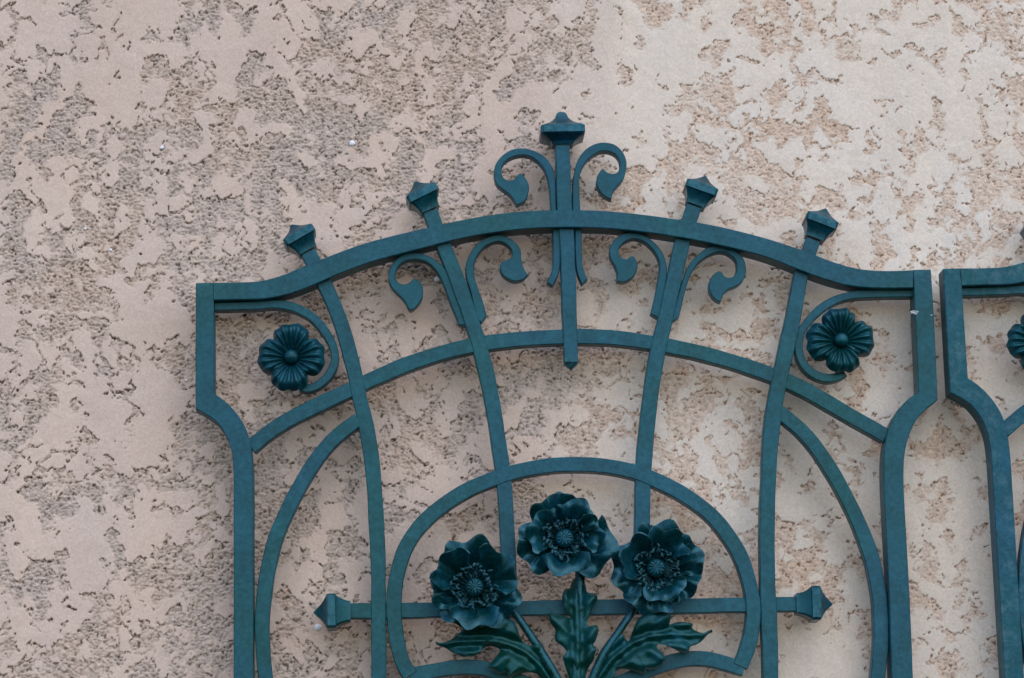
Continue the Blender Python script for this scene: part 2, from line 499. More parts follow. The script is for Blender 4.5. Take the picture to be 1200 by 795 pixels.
def build_wall():
    def axis(a, b, fine, coarse, margin):
        core = np.arange(a, b, fine)
        n = int(margin / coarse)
        lo = a - coarse * np.arange(n, 0, -1); hi = b + coarse * np.arange(0, n)
        return np.concatenate([lo, core, hi])
    cs = [at(x, y, WALL_Y) for x in (-12, 1212) for y in (-12, 807)]
    xs = axis(min(c.x for c in cs), max(c.x for c in cs), 0.95 * MM, 3.5 * MM, 0.5)
    zs = axis(min(c.z for c in cs), max(c.z for c in cs), 0.95 * MM, 3.5 * MM, 0.45)
    X, Z = np.meshgrid(xs, zs)
    # the same points as photo pixels, used only to look up where the plaster is rougher
    dx, dy, dz = X - CPOS.x, WALL_Y - CPOS.y, Z - CPOS.z
    w = dx * fwd.x + dy * fwd.y + dz * fwd.z
    U = 600 + F * (dx * rt2.x + dy * rt2.y + dz * rt2.z) / w
    V = 397.5 - F * (dx * up2.x + dy * up2.y + dz * up2.z) / w
    x, y = X / MM, Z / MM           # millimetres
    grid = np.array([[int(c) for c in r] for r in ROUGH], float)
    gu = np.clip(U / 50 - .5, 0, 22.999); gv = np.clip(V / 49.7 - .5, 0, 14.999)
    iu, iv = gu.astype(int), gv.astype(int); fu, fv = gu - iu, gv - iv
    fu = fu * fu * (3 - 2 * fu); fv = fv * fv * (3 - 2 * fv)
    rg = (grid[iv, iu] * (1 - fu) + grid[iv, iu + 1] * fu) * (1 - fv) + \
         (grid[iv + 1, iu] * (1 - fu) + grid[iv + 1, iu + 1] * fu) * fv
    # warp
    wx = 11 * perlin(x / 46, y / 46, 11) + 1.8 * perlin(x / 12, y / 12, 12)
    wy = 11 * perlin(x / 46, y / 46, 13) + 1.8 * perlin(x / 12, y / 12, 14)
    a, b = x + wx, y + wy
    sx, sy = x + 1.2 * perlin(x / 6, y / 6, 15), y + 1.2 * perlin(x / 6, y / 6, 16)

    def relief(yo):
        rr = .52 * perlin(a / 78, (b + yo) / 98, 1) + .84 * perlin(a / 40, (b + yo) / 54, 2) + .74 * perlin(sx / 20, (sy + yo) / 26, 3) + \
            .24 * perlin(sx / 9.0, (sy + yo) / 8.5, 4) + .13 * perlin(x / 4.4, (y + yo) / 3.9, 5) + .07 * perlin(x / 2.4, (y + yo) / 2.2, 25)
        return rr
    seam_gate = sstep(-.30, .25, perlin(x / 85, y / 85, 17) + (rg - 4.2) * .16)

    def seams(yo):
        p = perlin(a / 37, (b + yo) / 46, 18) + .22 * perlin(a / 11, (b + yo) / 11, 19)
        q = perlin(a / 21, (b + yo) / 25, 20) + .25 * perlin(a / 8, (b + yo) / 8, 22)
        return -seam_gate * (.62 * np.exp(-(p / .060) ** 2) + .22 * np.exp(-(q / .055) ** 2))

    def dabs(yo):
        # dabs of pressed plaster left standing in the open grain
        return 1.05 * perlin(a / 27, (b + yo) / 36, 23) + .50 * perlin(sx / 13, (sy + yo) / 15, 24) + \
            .17 * perlin(x / 4.8, (y + yo) / 4.1, 26) + .09 * perlin(x / 2.6, (y + yo) / 2.3, 27) - .15
    bias = (4.6 - rg) * 0.095 - 0.10

    def level(yo):
        rr = relief(yo) + seams(yo) + bias
        return np.maximum(rr, np.minimum(dabs(yo) + .45 * bias, rr + 1.0))
    r = level(0)
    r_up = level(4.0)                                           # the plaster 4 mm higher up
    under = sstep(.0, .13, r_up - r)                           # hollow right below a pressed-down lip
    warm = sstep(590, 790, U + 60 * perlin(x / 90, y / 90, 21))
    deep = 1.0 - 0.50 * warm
    t = 1 - np.clip((r + .045 + .17 * (1 - under)) / (.055 + .17 * (1 - under)), 0, 1)
    t = t * t * (3 - 2 * t)
    grain = .70 * perlin(sx / 7.5, sy / 6.4, 6) + 1.0 * perlin(x / 3.9, y / 3.4, 7) + .80 * perlin(x / 2.3, y / 2.05, 8)
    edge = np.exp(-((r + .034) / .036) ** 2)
    depth = t * deep * (0.75 + 1.0 * sstep(0, -.8, r)) - t * deep * 2.25 * grain + 3.2 * t * deep * edge * under
    depth = np.where(t > 0, np.maximum(depth, 0.10 * t * deep), 0)
    skin = 0.6 * perlin(x / 55, y / 70, 31) + .45 * perlin(a / 19, b / 23, 33) + 0.14 * perlin(x / 9, y / 12, 32)
    skin = skin + 0.9 * np.clip(r, 0, .6)
    lip = 0.25 * np.exp(-((r - .06) / .05) ** 2)
    H = skin + lip * deep - depth
    pits = sstep(.40, .52, perlin(x / 5.5, y / 5, 41)) * sstep(.18, .4, perlin(x / 60, y / 60, 42)) * (1 - t)
    H = H - 1.0 * pits * deep
    # dirt lodged in the grain pits, and lip overhang shadow painted as dark lines
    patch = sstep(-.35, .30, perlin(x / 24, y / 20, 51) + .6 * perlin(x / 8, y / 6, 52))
    dirt_shade = t * np.clip(1.0 * sstep(.17, .58, -grain) * (.30 + .70 * patch) + 1.25 * edge * under * (.62 + .38 * patch), 0, 1)
    dirt_shade = np.clip(dirt_shade + .5 * pits, 0, 0.92)
    ny, nx = X.shape
    co = np.stack([X, WALL_Y - H * MM, Z], -1).reshape(-1, 3).astype(np.float32)
    i = np.arange(nx * ny).reshape(ny, nx)
    q = np.stack([i[:-1, :-1], i[:-1, 1:], i[1:, 1:], i[1:, :-1]], -1).reshape(-1, 4).astype(np.int32)
    me = bpy.data.meshes.new('wall')
    me.vertices.add(len(co)); me.vertices.foreach_set('co', co.ravel())
    me.loops.add(q.size); me.loops.foreach_set('vertex_index', q.ravel())
    me.polygons.add(len(q)); me.polygons.foreach_set('loop_start', np.arange(0, q.size, 4, dtype=np.int32))
    me.polygons.foreach_set('use_smooth', np.ones(len(q), dtype=bool))
    att = me.attributes.new('plaster_masks', 'FLOAT_VECTOR', 'POINT')
    att.data.foreach_set('vector', np.stack([t, dirt_shade, warm], -1).reshape(-1, 3).astype(np.float32).ravel())
    me.update(calc_edges=True)
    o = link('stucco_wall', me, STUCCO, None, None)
    o['label'] = 'cream plaster wall with flattened patches over rough open grain, behind the teal ironwork'
    o['category'] = 'wall'
    o['kind'] = 'structure'
    return o


wall = build_wall()


def chip(px, py, rad):
    p = at(px, py, WALL_Y - 0.0008)
    bm = bmesh.new()
    bmesh.ops.create_icosphere(bm, subdivisions=2, radius=1)
    rs = random.Random(int(px * 7 + py))
    k = [rs.uniform(0.75, 1.15) for _ in range(len(bm.verts))]
    for v, s in zip(bm.verts, k):
        v.co = Vector((v.co.x * rad * s * 1.05, v.co.y * rad * 0.45, v.co.z * rad * s)) * MM + p
    me = bpy.data.meshes.new('chip'); bm.to_mesh(me); bm.free()
    return link('plaster_chip', me, mf, wall, 60)


for cpx in [(413, 168, 3.6), (190, 173, 2.4), (372.5, 735, 3.8), (100, 268, 1.6), (130, 293, 1.7), (511.5, 328, 3.2),
            (218, 446, 1.5)]:
    chip(*cpx)

# ------------------------------------------------------------------ the gate panel
gate = bpy.data.objects.new('gate_panel', None)
COL.objects.link(gate)
gate.location = at(672, 1010, 0.015)
gate['label'] = 'teal ironwork panel with arched top rail and three poppies, complete top in view'
gate['category'] = 'gate'
gate['group'] = 'matching ironwork panels hung side by side'

FY, FD = 0.0, 30.0               # frame front plane and depth, mm
EXT = 1010

# stiles: paired edges (outer, inner)
edge_bar('stile', [
    [(229.5, 332, 250.3, 331.5), (229.3, 400, 251.0, 396), (229.0, 479, 251.4, 461.5)],
    [(229.0, 479, 251.4, 461.5), (241, 485.5, 260.5, 468), (254, 495, 273.0, 479.5), (265.5, 512, 286, 498), (271.5, 530, 293, 517), (273.5, 552, 296.3, 545), (273.7, 600, 297, 600)],
    [(273.7, 600, 297, 600), (273.7, 795, 297, 795), (273.7, EXT, 297.5, EXT)],
], FY, FD, PAINT, gate)
edge_bar('stile', [
    [(1070.2, 316.5, 1091, 316.2), (1073.4, 390, 1095.6, 392), (1076.4, 459.5, 1098.9, 468.5)],
    [(1076.4, 459.5, 1098.9, 468.5), (1062, 470, 1085.5, 479.5), (1049, 486.5, 1073, 494), (1040.5, 506, 1064.5, 513), (1036.3, 528, 1060, 534), (1035.4, 556, 1059, 560), (1037, 600, 1060.5, 600)],
    [(1037, 600, 1060.5, 600), (1040.3, 660, 1064, 660), (1042.8, 720, 1067, 720), (1045, 795, 1070, 795), (1051, EXT, 1076.5, EXT)],
], FY, FD, PAINT, gate)
# arched top rail
edge_bar('arched_rail', [[
    (250.7, 331.3, 250.7, 352), (280, 331, 280, 351.2), (305, 329.4, 310, 350.2), (330, 323, 336, 345.4), (352, 314, 358, 338),
    (388, 299.5, 394, 322.5), (426, 285.8, 431, 308.5), (460, 276.5, 464, 299), (497, 268, 500, 289.8), (534, 259.5, 536, 280.6),
    (571, 252.6, 572, 273.8), (610, 248, 610.5, 269), (646, 246.3, 646, 267), (683, 246.3, 682, 266.8), (718, 248, 716.5, 268.2),
    (755, 251.8, 753, 271.9), (791, 256.8, 788.5, 277), (828, 262.7, 825, 283.6), (866, 271, 861.5, 291.7), (903, 281, 897, 301.2),
    (945, 295, 937, 316.5), (970, 304.8, 961, 325.5), (992, 311.8, 985, 332.8), (1014, 316.2, 1010, 336.8), (1040, 317.6, 1040, 338), (1069.8, 316.6, 1069.8, 337.6)]],
    FY + 0.3, FD - 0.6, PAINT, gate)
# bottom rail (below the picture)
ribbon('bottom_rail', [(297.5, EXT - 12), (672, EXT - 18), (1050, EXT - 24)], 20, FY + .3, FD - .6, PAINT, gate)

IY, ID = 8.0, 17.0
# radial bars
barA = [(361.0, 295), (372, 317), (380, 332), (397, 372), (412, 421.5), (421.5, 465), (431, 507), (437.8, 560), (441.3, 620), (443, 663), (444, 795), (444.5, EXT - 28)]
barD = [(953.5, 281), (946.5, 300), (940, 319), (928.5, 378), (916.7, 432), (909, 470), (904, 510), (900.7, 570), (899, 620), (899.3, 670), (901.5, 730), (903.5, 795), (909, EXT - 34)]
barB = [(504, 247), (508.5, 260), (519.5, 287), (533, 320), (547.5, 360), (560, 397), (567, 423), (574, 456), (580, 490), (586, 530), (590.5, 567), (594.5, 620), (596.5, 665), (597.5, 712)]
barC = [(814, 241.5), (809, 256), (801, 279), (791.5, 322), (781.5, 366), (772.5, 403), (768.5, 424), (763, 460), (759, 495), (756, 530), (754, 565), (753, 620), (753, 708)]
ribbon('vertical_bar', barA, 17.5, IY, ID, PAINT, gate)
ribbon('vertical_bar', barD, 18.0, IY, ID, PAINT, gate)
ribbon('vertical_bar', barB, 17.6, IY, ID, PAINT, gate)
ribbon('vertical_bar', barC, 18.2, IY, ID, PAINT, gate)


def pointed_bar():
    c = [(659.2, 168), (661.6, 245), (664.2, 272), (666.5, 330), (668.4, 395), (669.5, 424)]
    o = ribbon('centre_bar', c, 17.2, IY - 1.2, ID + 2.0, PAINT, gate)
    # pyramid point at the foot
    y0 = (IY - 1.2) * MM; y1 = (IY + ID + .8) * MM
    a = at(661, 424.3, y0); b = at(678, 423.8, y0); tp = at(669.8, 432.5, y0)
    org = gate.location
    ym = (y0 + y1) / 2
    vs = [(a.x, y0, a.z), (b.x, y0, b.z), (b.x, y1, b.z), (a.x, y1, a.z), (tp.x, ym, tp.z)]
    me = mesh_from(vs, [(0, 1, 2, 3), (0, 1, 4), (1, 2, 4), (2, 3, 4), (3, 0, 4)], origin=org)
    link('bar_point', me, PAINT, gate, 20)


pointed_bar()
# lower arch
ribbon('arched_bar', [(293.5, 523.5), (318, 504), (350, 485.2), (383, 469.5), (410, 457.2), (444, 441), (480, 426), (514, 414.6), (548, 405.5), (580, 400.2),
                      (615, 396.8), (650, 394.8), (685, 394.3), (720, 396.2), (761, 401.3), (795, 407.6), (829, 415.4), (866, 425.6), (904, 438.7), (930, 450),
                      (960.5, 465.8), (999, 488.5), (1038.5, 511.2)], 17.6, IY + 1.0, ID, PAINT, gate)
# horseshoe arch round the poppies
ribbon('horseshoe_arch', [(481, 791), (473.5, 779), (467, 758), (463, 735), (461.3, 712), (462.5, 690), (466.5, 668), (474.5, 643), (490, 618.5), (512.6, 597.3),
                          (545, 576), (570, 564.5), (600, 554.2), (635, 547), (672, 543.8), (700, 544.8), (728, 548.8), (758, 558), (800, 578.6),
                          (832, 602.5), (855, 630), (871, 659), (880, 690), (883.3, 715), (881.5, 738), (876, 761), (868.5, 780.5)], 17.2, IY - 0.8, ID + 1, PAINT, gate)
# wavy bar closing the horseshoe
ribbon('wavy_bar', [(480, 792), (512, 785.5), (535, 782), (560, 782), (580, 786.5), (610, 798), (640, 808), (672, 811), (705, 806), (735, 797), (758, 785.5),
                    (777, 778.6), (795, 773.8), (812, 771.6), (830, 772.3), (846, 776), (872.5, 783.2)], 16.6, IY + .6, ID, PAINT, gate)
# crescents
ribbon('crescent_bar', [(420, 491), (394, 511.5), (372, 537), (350, 572), (331, 611), (320.3, 640), (311, 683), (307, 728), (308, 762), (311, 795), (320, 845), (342, 905), (380, 955), (436, 985)],
       17, IY + .4, ID, PAINT, gate)
ribbon('crescent_bar', [(913, 482), (940, 505), (965, 536), (988, 574), (1008, 616), (1021.5, 652), (1029.5, 690), (1032.6, 728), (1032.2, 760), (1028.7, 795), (1022, 845), (1004, 905), (970, 955), (916, 983)],
       17, IY + .4, ID, PAINT, gate)
# horizontal bar with a finial on each end
ribbon('cross_bar', [(408, 716.2), (500, 715), (600, 713), (700, 711.3), (800, 710), (934, 707.8)], 17.2, IY + 1.8, ID - 2, PAINT, gate)
# flat bars curling round the rosettes
ribbon('curled_bar', [(251.8, 359), (300, 357.6), (326, 356.6), (347, 361), (366, 371.5), (381, 388.5), (390, 405), (392, 421.5), (386, 437.5), (373, 450.5), (360, 455), (352, 453)],
       9.8, IY + 2.5, 17, PAINT, gate)
ribbon('curled_bar', [(1071.5, 342.7), (1022.5, 344), (1001, 345.5), (980, 351), (961, 362.5), (946.5, 377.5), (938.5, 391), (936.2, 406.6), (939.5, 421), (948, 433), (960, 440.5), (972, 443), (982, 441), (990, 436.5)],
       9.8, IY + 2.5, 17, PAINT, gate)

# scrolls (traced outlines; first index and tips are corners)
SY, SD = IY + 2.2, 15.5
outline_plate('scroll', [(648, 335), (640.8, 331), (646.5, 318), (648, 304), (647.5, 269), (645.5, 245), (643.5, 217.5), (641, 207), (637.5, 198), (631.5, 190.5), (622.5, 183.8), (612, 181.8), (600, 184.5), (591, 190.5),
                         (587.7, 199.5), (589.5, 207.8), (595.5, 211.5), (602, 211), (606, 206), (609.8, 203.6), (615, 207.8), (619.5, 216), (619.5, 225),
                         (615, 235.5), (605.5, 240.5), (598.5, 229.5), (591, 223.5), (582, 216), (579, 205.5), (580.5, 193.5), (588, 183), (600, 175.5),
                         (615, 174.1), (630, 178.5), (640.5, 186), (648, 198), (651, 210), (652.2, 245), (656, 269), (657, 300), (655.5, 318)],
              [0, 1, 24], SY, SD, PAINT, gate)
outline_plate('scroll', [(682, 333.5), (676.5, 320), (674.5, 304), (673.6, 268), (671.2, 245), (671, 217.5), (673, 201), (678, 186), (687, 174.8), (697.5, 168.8), (708, 167), (720, 169.5), (729, 177),
                         (733.8, 187.5), (734, 198), (730.5, 210), (723, 219), (718.5, 225), (716.5, 234), (708, 229.5), (702, 222.8), (699, 214.5),
                         (700.5, 205.5), (706.5, 198), (711, 201.8), (717, 204), (723, 202.5), (726, 197), (726, 189), (721.5, 181.5), (714, 177.8),
                         (705, 177.3), (696, 181.5), (688.5, 187.5), (682.5, 196.5), (679.5, 205.5), (678.8, 217.5), (680, 245), (681.5, 268), (682, 304), (684, 317), (688.7, 327.5)],
              [0, 18, 41], SY, SD, PAINT, gate)
outline_plate('scroll', [(537.4, 380.5), (535, 373), (527, 353.4), (518.6, 330.5), (510.5, 316.6), (500.7, 307.6), (491, 304.4), (479.4, 304.7), (470.4, 308.4), (464.7, 315.8), (463.4, 324), (466, 330.5),
                         (473, 333.4), (480, 331), (485, 327), (491.7, 330), (495.8, 338.7), (495, 348.5), (488.4, 359), (482, 364), (478.6, 361.5),
                         (474.5, 353.4), (466, 344.4), (459, 337), (455, 327), (457.4, 314), (464.7, 303.5), (474.5, 297.8), (487.6, 296.3), (500.7, 299.4),
                         (512, 306), (522, 315.8), (530, 333.7), (538, 355), (546.4, 374.6), (549, 382.5)],
              [0, 19, 35], SY, SD, PAINT, gate)
outline_plate('scroll', [(564.4, 378.2), (570.6, 369.7), (564.4, 348.5), (558, 332), (555.6, 320.7), (555.6, 311), (558.7, 301), (566, 291), (577.5, 284.2), (587, 283.4), (595.5, 288), (600, 294.5), (598.7, 302),
                         (593.8, 305), (588, 307.2), (585.7, 312.5), (588, 320.7), (595.5, 327), (603.6, 329.7), (613.5, 327), (618.6, 322), (613.5, 314), (611, 304),
                         (610, 293), (603.6, 284), (594, 277.8), (581, 275.7), (569, 279), (558, 287), (549.7, 299.4), (545.6, 311), (546.4, 324), (551, 340), (556, 361.5), (561, 376)],
              [0, 1, 20], SY, SD, PAINT, gate)
outline_plate('scroll', [(762.3, 367.5), (764.8, 358), (768, 345), (771.3, 325.4), (773, 310.7), (770.5, 301), (762.3, 289.4), (752.5, 282.2), (742.7, 279.8), (733, 283), (726.3, 289.4), (724.7, 296), (728, 301.7),
                         (734.5, 303.8), (741, 300), (746, 305.8), (746.8, 315.6), (741, 325.4), (731, 330.6), (722.7, 329.5), (723, 318.8), (719.8, 310.7),
                         (715, 301), (714.6, 291), (719.8, 281), (729.6, 274.7), (741, 272.3), (754, 275.5), (765.6, 283), (775.4, 294.3), (781, 309), (781.6, 320.5), (779, 341.7), (776, 358), (772, 373.2)],
              [0, 19, 34], SY, SD, PAINT, gate)
outline_plate('scroll', [(787.6, 377.6), (789, 366), (793, 352), (798, 335), (801.5, 323), (806.4, 312.3), (816.2, 300), (827.7, 291), (840.8, 287.8), (853.8, 289.4), (863.6, 295), (871.8, 304), (874.3, 317.2), (871, 328.6),
                         (863.6, 335), (852, 340), (847.3, 345.8), (844.8, 354), (839, 351.5), (832.6, 343.4), (831, 332), (835.9, 322), (844, 317.8), (849, 323.7),
                         (854.7, 325.7), (860.4, 323), (863.6, 314), (862, 305), (853.8, 297.8), (844, 295.3), (832.6, 298.4), (821, 305.8), (813, 315.6), (808, 325.4), (803, 341.7), (799, 358), (795.8, 372)],
              [0, 17, 36], SY, SD, PAINT, gate)

# finials
PROF = [(0, 11.6), (.05, 11.9), (.12, 12.4), (.22, 13.9), (.32, 16.2), (.375, 17.7), (.385, 19.0), (.40, 19.7), (.60, 19.7), (.63, 19.0), (.66, 17.0), (.72, 12.8), (.80, 8.4), (.88, 5.2), (.95, 2.6), (1.0, .6)]
PROF_TOP = [(0, 12.5), (.08, 14), (.16, 18.5), (.22, 23), (.25, 25.6), (.27, 26.3), (.47, 26.3), (.50, 25), (.56, 20), (.63, 15), (.71, 11), (.80, 8), (.90, 6.4), (.96, 5.2), (1.0, 3.0)]
CY = IY + ID / 2
finial('finial', (361.2, 296), (341.6, 263.6), PROF, CY, FORGED, gate)
finial('finial', (504.2, 248.2), (486.0, 213.2), PROF, CY, FORGED, gate)
finial('finial', (659.0, 172), (657.6, 132.3), PROF_TOP, CY, FORGED, gate)
finial('finial', (814.0, 242.8), (826.9, 206.6), PROF, CY, FORGED, gate)
finial('finial', (953.9, 281.6), (967.8, 244.6), PROF, CY, FORGED, gate)
finial('finial', (410.8, 717.4), (367.3, 718.2), PROF, CY, FORGED, gate)
finial('finial', (932.0, 708.6), (975.5, 708.4), PROF, CY, FORGED, gate)


# ------------------------------------------------------------------ rosettes
def rosette(px, py, rot):
    yc = 4 * MM
    c = at(px, py, yc)
    org = gate.location
    bm = bmesh.new()
    bmesh.ops.create_uvsphere(bm, u_segments=28, v_segments=16, radius=8.3 * MM, matrix=Matrix.Translation(c + Vector((0, -5 * MM, 0))))
    d = bmesh.ops.create_cone(bm, cap_ends=True, segments=24, radius1=11 * MM, radius2=14 * MM, depth=9 * MM,
                              matrix=Matrix.Translation(c + Vector((0, 7.5 * MM, 0))) @ Matrix.Rotation(R(-90), 4, 'X'))
    bmesh.ops.translate(bm, verts=bm.verts, vec=-org)
    me = bpy.data.meshes.new('rosette'); bm.to_mesh(me); bm.free()
    f = link('rosette', me, FORGED, gate, 50)
    for k in range(4):
        rs = random.Random(k * 13 + int(px))
        phi = R(rot + 90 * k + rs.uniform(-5, 5))
        Rm = rs.uniform(39.0, 41.5); hw = R(51 if k % 2 else 47) * rs.uniform(.96, 1.04)
        ph = rs.uniform(-.5, .5); lift = 2.6 if k % 2 == 0 else 0.0

        def fn(u, v, phi=phi, Rm=Rm, hw=hw, ph=ph, lift=lift, k=k):
            t = (u - .5) * 2
            an = phi + hw * t * (0.92 + .08 * v) + .06 * math.sin(v * 2.4 + ph) * t
            rim = 1 - .33 * abs(t) ** 2.9 - .020 * math.cos(4.4 * math.pi * t + ph) - .018 * math.cos(2.1 * math.pi * t + 2 * ph)
            r = (4.5 + (Rm * rim - 4.5) * v) * MM
            # bowl that rises, then rolls back at the lip
            h = 14.5 * math.sin(min(v, 1) * math.pi * .62) - 10.5 * max(0, v - .72) / .28 * max(0, v - .72) / .28 - 3.8
            h += 2.5 * math.cos(6.0 * math.pi * (t + .08 * t * t * (1 if k < 2 else -1)) + ph) * min(1, v * 2.4) * (1 - .35 * v)
            h -= 6.0 * abs(t) ** 2.2 * v
            h += lift * v
            return c + Vector((math.cos(an) * r, -h * MM, math.sin(an) * r))
        me = grid_solid(57, 18, fn, 1.8 * MM, org)
        link('petal', me, FORGED, f, 75)


rosette(341.3, 419.3, 88)
rosette(985.3, 399.7, 94)


# ------------------------------------------------------------------ poppies
def poppy(px, py, petals, seed, tilt=(0, 0), scale=1.0):
    yc = -4 * MM
    c = at(px, py, yc)
    org = gate.location
    axis = Vector((tilt[0], -1, tilt[1])).normalized()
    ex = Vector((1, 0, 0)); ex = (ex - axis * ex.dot(axis)).normalized()
    ez = ex.cross(axis) * -1
    if ez.z < 0:
        ez = -ez

    def loc(r, an, h):
        return c + (ex * (math.cos(an) * r) + ez * (math.sin(an) * r) + axis * h) * (MM * scale)
    # receptacle
    verts, faces = [], []
    prof = [(2.5, -14), (6, -11), (12, -7), (17, -2), (17, 2), (11, 3), (.5, 3.5)]
    n = 24
    for r, h in prof:
        for k in range(n):
            verts.append(loc(r, 2 * math.pi * k / n, h))
    for i in range(len(prof) - 1):
        for k in range(n):
            faces.append((i * n + k, i * n + (k + 1) % n, (i + 1) * n + (k + 1) % n, (i + 1) * n + k))
    faces.append(tuple(range(n)))
    f = link('poppy', mesh_from(verts, faces, origin=org), CAST, gate, 60)
    for q, (deg, Rm, half, inner, wav) in enumerate(petals):
        rs = random.Random(seed * 31 + q)
        phi = R(deg); hw = R(half)
        p1, p2, p3 = rs.uniform(0, 6.3), rs.uniform(0, 6.3), rs.uniform(0, 6.3)
        Rm *= rs.uniform(.95, 1.05); skew = rs.uniform(-.045, .045); curl = rs.uniform(.6, 1.6)
        k1 = rs.uniform(1.8, 2.6)
        H = 40.0 if inner else 27.0
        base = 3.0 if inner else 0.0

        def fn(u, v, phi=phi, Rm=Rm, hw=hw, p1=p1, p2=p2, p3=p3, H=H, base=base, inner=inner, k1=k1, wav=wav, skew=skew, curl=curl):
            t = (u - .5) * 2
            an = phi + hw * t * (.62 + .38 * v) + .05 * math.sin(3 * v + p3)
            rim = 1 - .22 * abs(t) ** 3.4 + skew * t + .055 * math.sin(k1 * math.pi * t * 1.2 + p1) + .02 * math.sin(6 * t + p2)
            r = 7 + (Rm * rim - 7) * v
            h = base + 1.08 * H * (v ** 1.9) - curl * (12.0 if inner else 11.0) * max(0, (v - .60) / .40) ** 2
            h += 1.5 * wav * (v ** 2.0) * math.sin(k1 * math.pi * t + p2)
            h += (3.6 if inner else 1.5) * (t * t) * v
            h -= .9 * math.cos(9 * t + p3) * v * (1 - v)
            return loc(r, an, h)
        me = grid_solid(33, 18, fn, 1.7 * MM, org)
        link('petal', me, CAST, f, 75)
    # seed head: fluted dome
    verts, faces = [], []
    n, m = 72, 12
    for i in range(m + 1):
        a = i / m
        for k in range(n):
            an = 2 * math.pi * k / n
            fl = .5 + .5 * math.cos(an * 13)
            r = 11.2 * math.sin(a * math.pi * .5) ** .75
            h = 22 - 7.5 * a ** 2.4 + 1.25 * (fl ** 2) * math.sin(min(1, a * 1.5) * math.pi * .9)
            if a > .9:
                r *= .98
            verts.append(loc(r, an, h))
    for k in range(n):
        verts.append(loc(8.5, 2 * math.pi * k / n, 2))
    for i in range(m + 1):
        for k in range(n):
            faces.append((i * n + k, i * n + (k + 1) % n, (i + 1) * n + (k + 1) % n, (i + 1) * n + k))
    link('seed_head', mesh_from(verts, faces, origin=org), CAST, f, 60)
    # stamens: bent rods with bead tips
    rs = random.Random(seed)
    verts, faces = [], []
    for s in range(54):
        an = 2 * math.pi * s / 54 + rs.uniform(-.08, .08)
        r1 = rs.uniform(16.5, 27.5); hh = rs.uniform(12.5, 18.0) + (r1 - 16) * .40
        rot = rs.uniform(-1.1, 1.1); ln = rs.uniform(2.4, 3.6)
        path = [loc(9.5, an, 6, ), loc(r1 * .72, an + .02, hh * .85), loc(r1, an, hh)]
        tdir = (ex * (-math.sin(an + rot)) + ez * (math.cos(an + rot))) * (ln * MM * scale)
        rods = [(path, [.7, .7, .8], 5), ([path[2] - tdir, path[2] - tdir * .7, path[2] + tdir * .7, path[2] + tdir], [.9, 1.65, 1.65, .9], 6)]
        for pts, rad, sg in rods:
            b0 = len(verts)
            for i, p in enumerate(pts):
                d = (pts[min(i + 1, len(pts) - 1)] - pts[max(i - 1, 0)]).normalized()
                u1 = d.orthogonal().normalized(); u2 = d.cross(u1)
                for k in range(sg):
                    a2 = 2 * math.pi * k / sg
                    verts.append(p + (u1 * math.cos(a2) + u2 * math.sin(a2)) * (rad[i] * MM * scale))
            for i in range(len(pts) - 1):
                for k in range(sg):
                    faces.append((b0 + i * sg + k, b0 + i * sg + (k + 1) % sg, b0 + (i + 1) * sg + (k + 1) % sg, b0 + (i + 1) * sg + k))
            faces.append(tuple(b0 + k for k in range(sg))); faces.append(tuple(b0 + (len(pts) - 1) * sg + k for k in range(sg)))
    link('stamens', mesh_from(verts, faces, origin=org), CORE, f, 60)
    return f


# petals: direction in degrees (0 right, 90 up), radius, half width, inner?, ruffle
poppy(556, 690, [(92, 54, 48, False, 4.5), (180, 50, 52, False, 4.0), (236, 50, 42, False, 4), (322, 56, 50, False, 4.5),
                 (146, 47, 44, True, 3.5), (34, 50, 50, True, 3.5), (272, 46, 48, True, 2.5)], 5, (-.02, -.02))
poppy(661, 634, [(112, 53, 46, False, 5), (196, 54, 46, False, 4.5), (342, 56, 50, False, 4), (80, 50, 40, False, 4),
                 (58, 44, 46, True, 3.5), (166, 44, 48, True, 3), (270, 46, 52, True, 2.0), (8, 42, 42, True, 3)], 9, (0, .03))
poppy(767, 668, [(80, 53, 44, False, 4.5), (186, 50, 54, False, 4), (262, 52, 46, False, 5), (330, 54, 42, False, 5.0), (16, 55, 34, False, 4.5),
                 (66, 44, 44, True, 3.0), (160, 44, 50, True, 2.5), (285, 40, 54, True, 3)], 14, (.03, -.01))


# ------------------------------------------------------------------ stems and leaves
def P3(x, y, ymm):
    return at(x, y, ymm * MM)


tube('stem', [P3(596, 712, 4), P3(607, 723, 2), P3(628, 754, -1), P3(650, 790, -1), P3(664, 822, 3), P3(670, 850, 8)],
     [4.6 * MM, 4.6 * MM, 5 * MM, 5.5 * MM, 6 * MM, 6 * MM], CAST, gate)
tube('stem', [P3(680, 660, 6), P3(680, 672, 4), P3(679, 700, 4), P3(676, 760, 2), P3(675, 820, 4), P3(675, 850, 8)],
     [6.0 * MM, 6 * MM, 5.5 * MM, 6 * MM, 6.5 * MM, 6 * MM], CAST, gate)
tube('stem', [P3(748, 706, 4), P3(740, 719, 2), P3(722, 745, 0), P3(706, 768, -1), P3(690, 808, 2), P3(681, 850, 8)],
     [4.2 * MM, 4.4 * MM, 4.6 * MM, 5.2 * MM, 6 * MM, 6 * MM], CAST, gate)


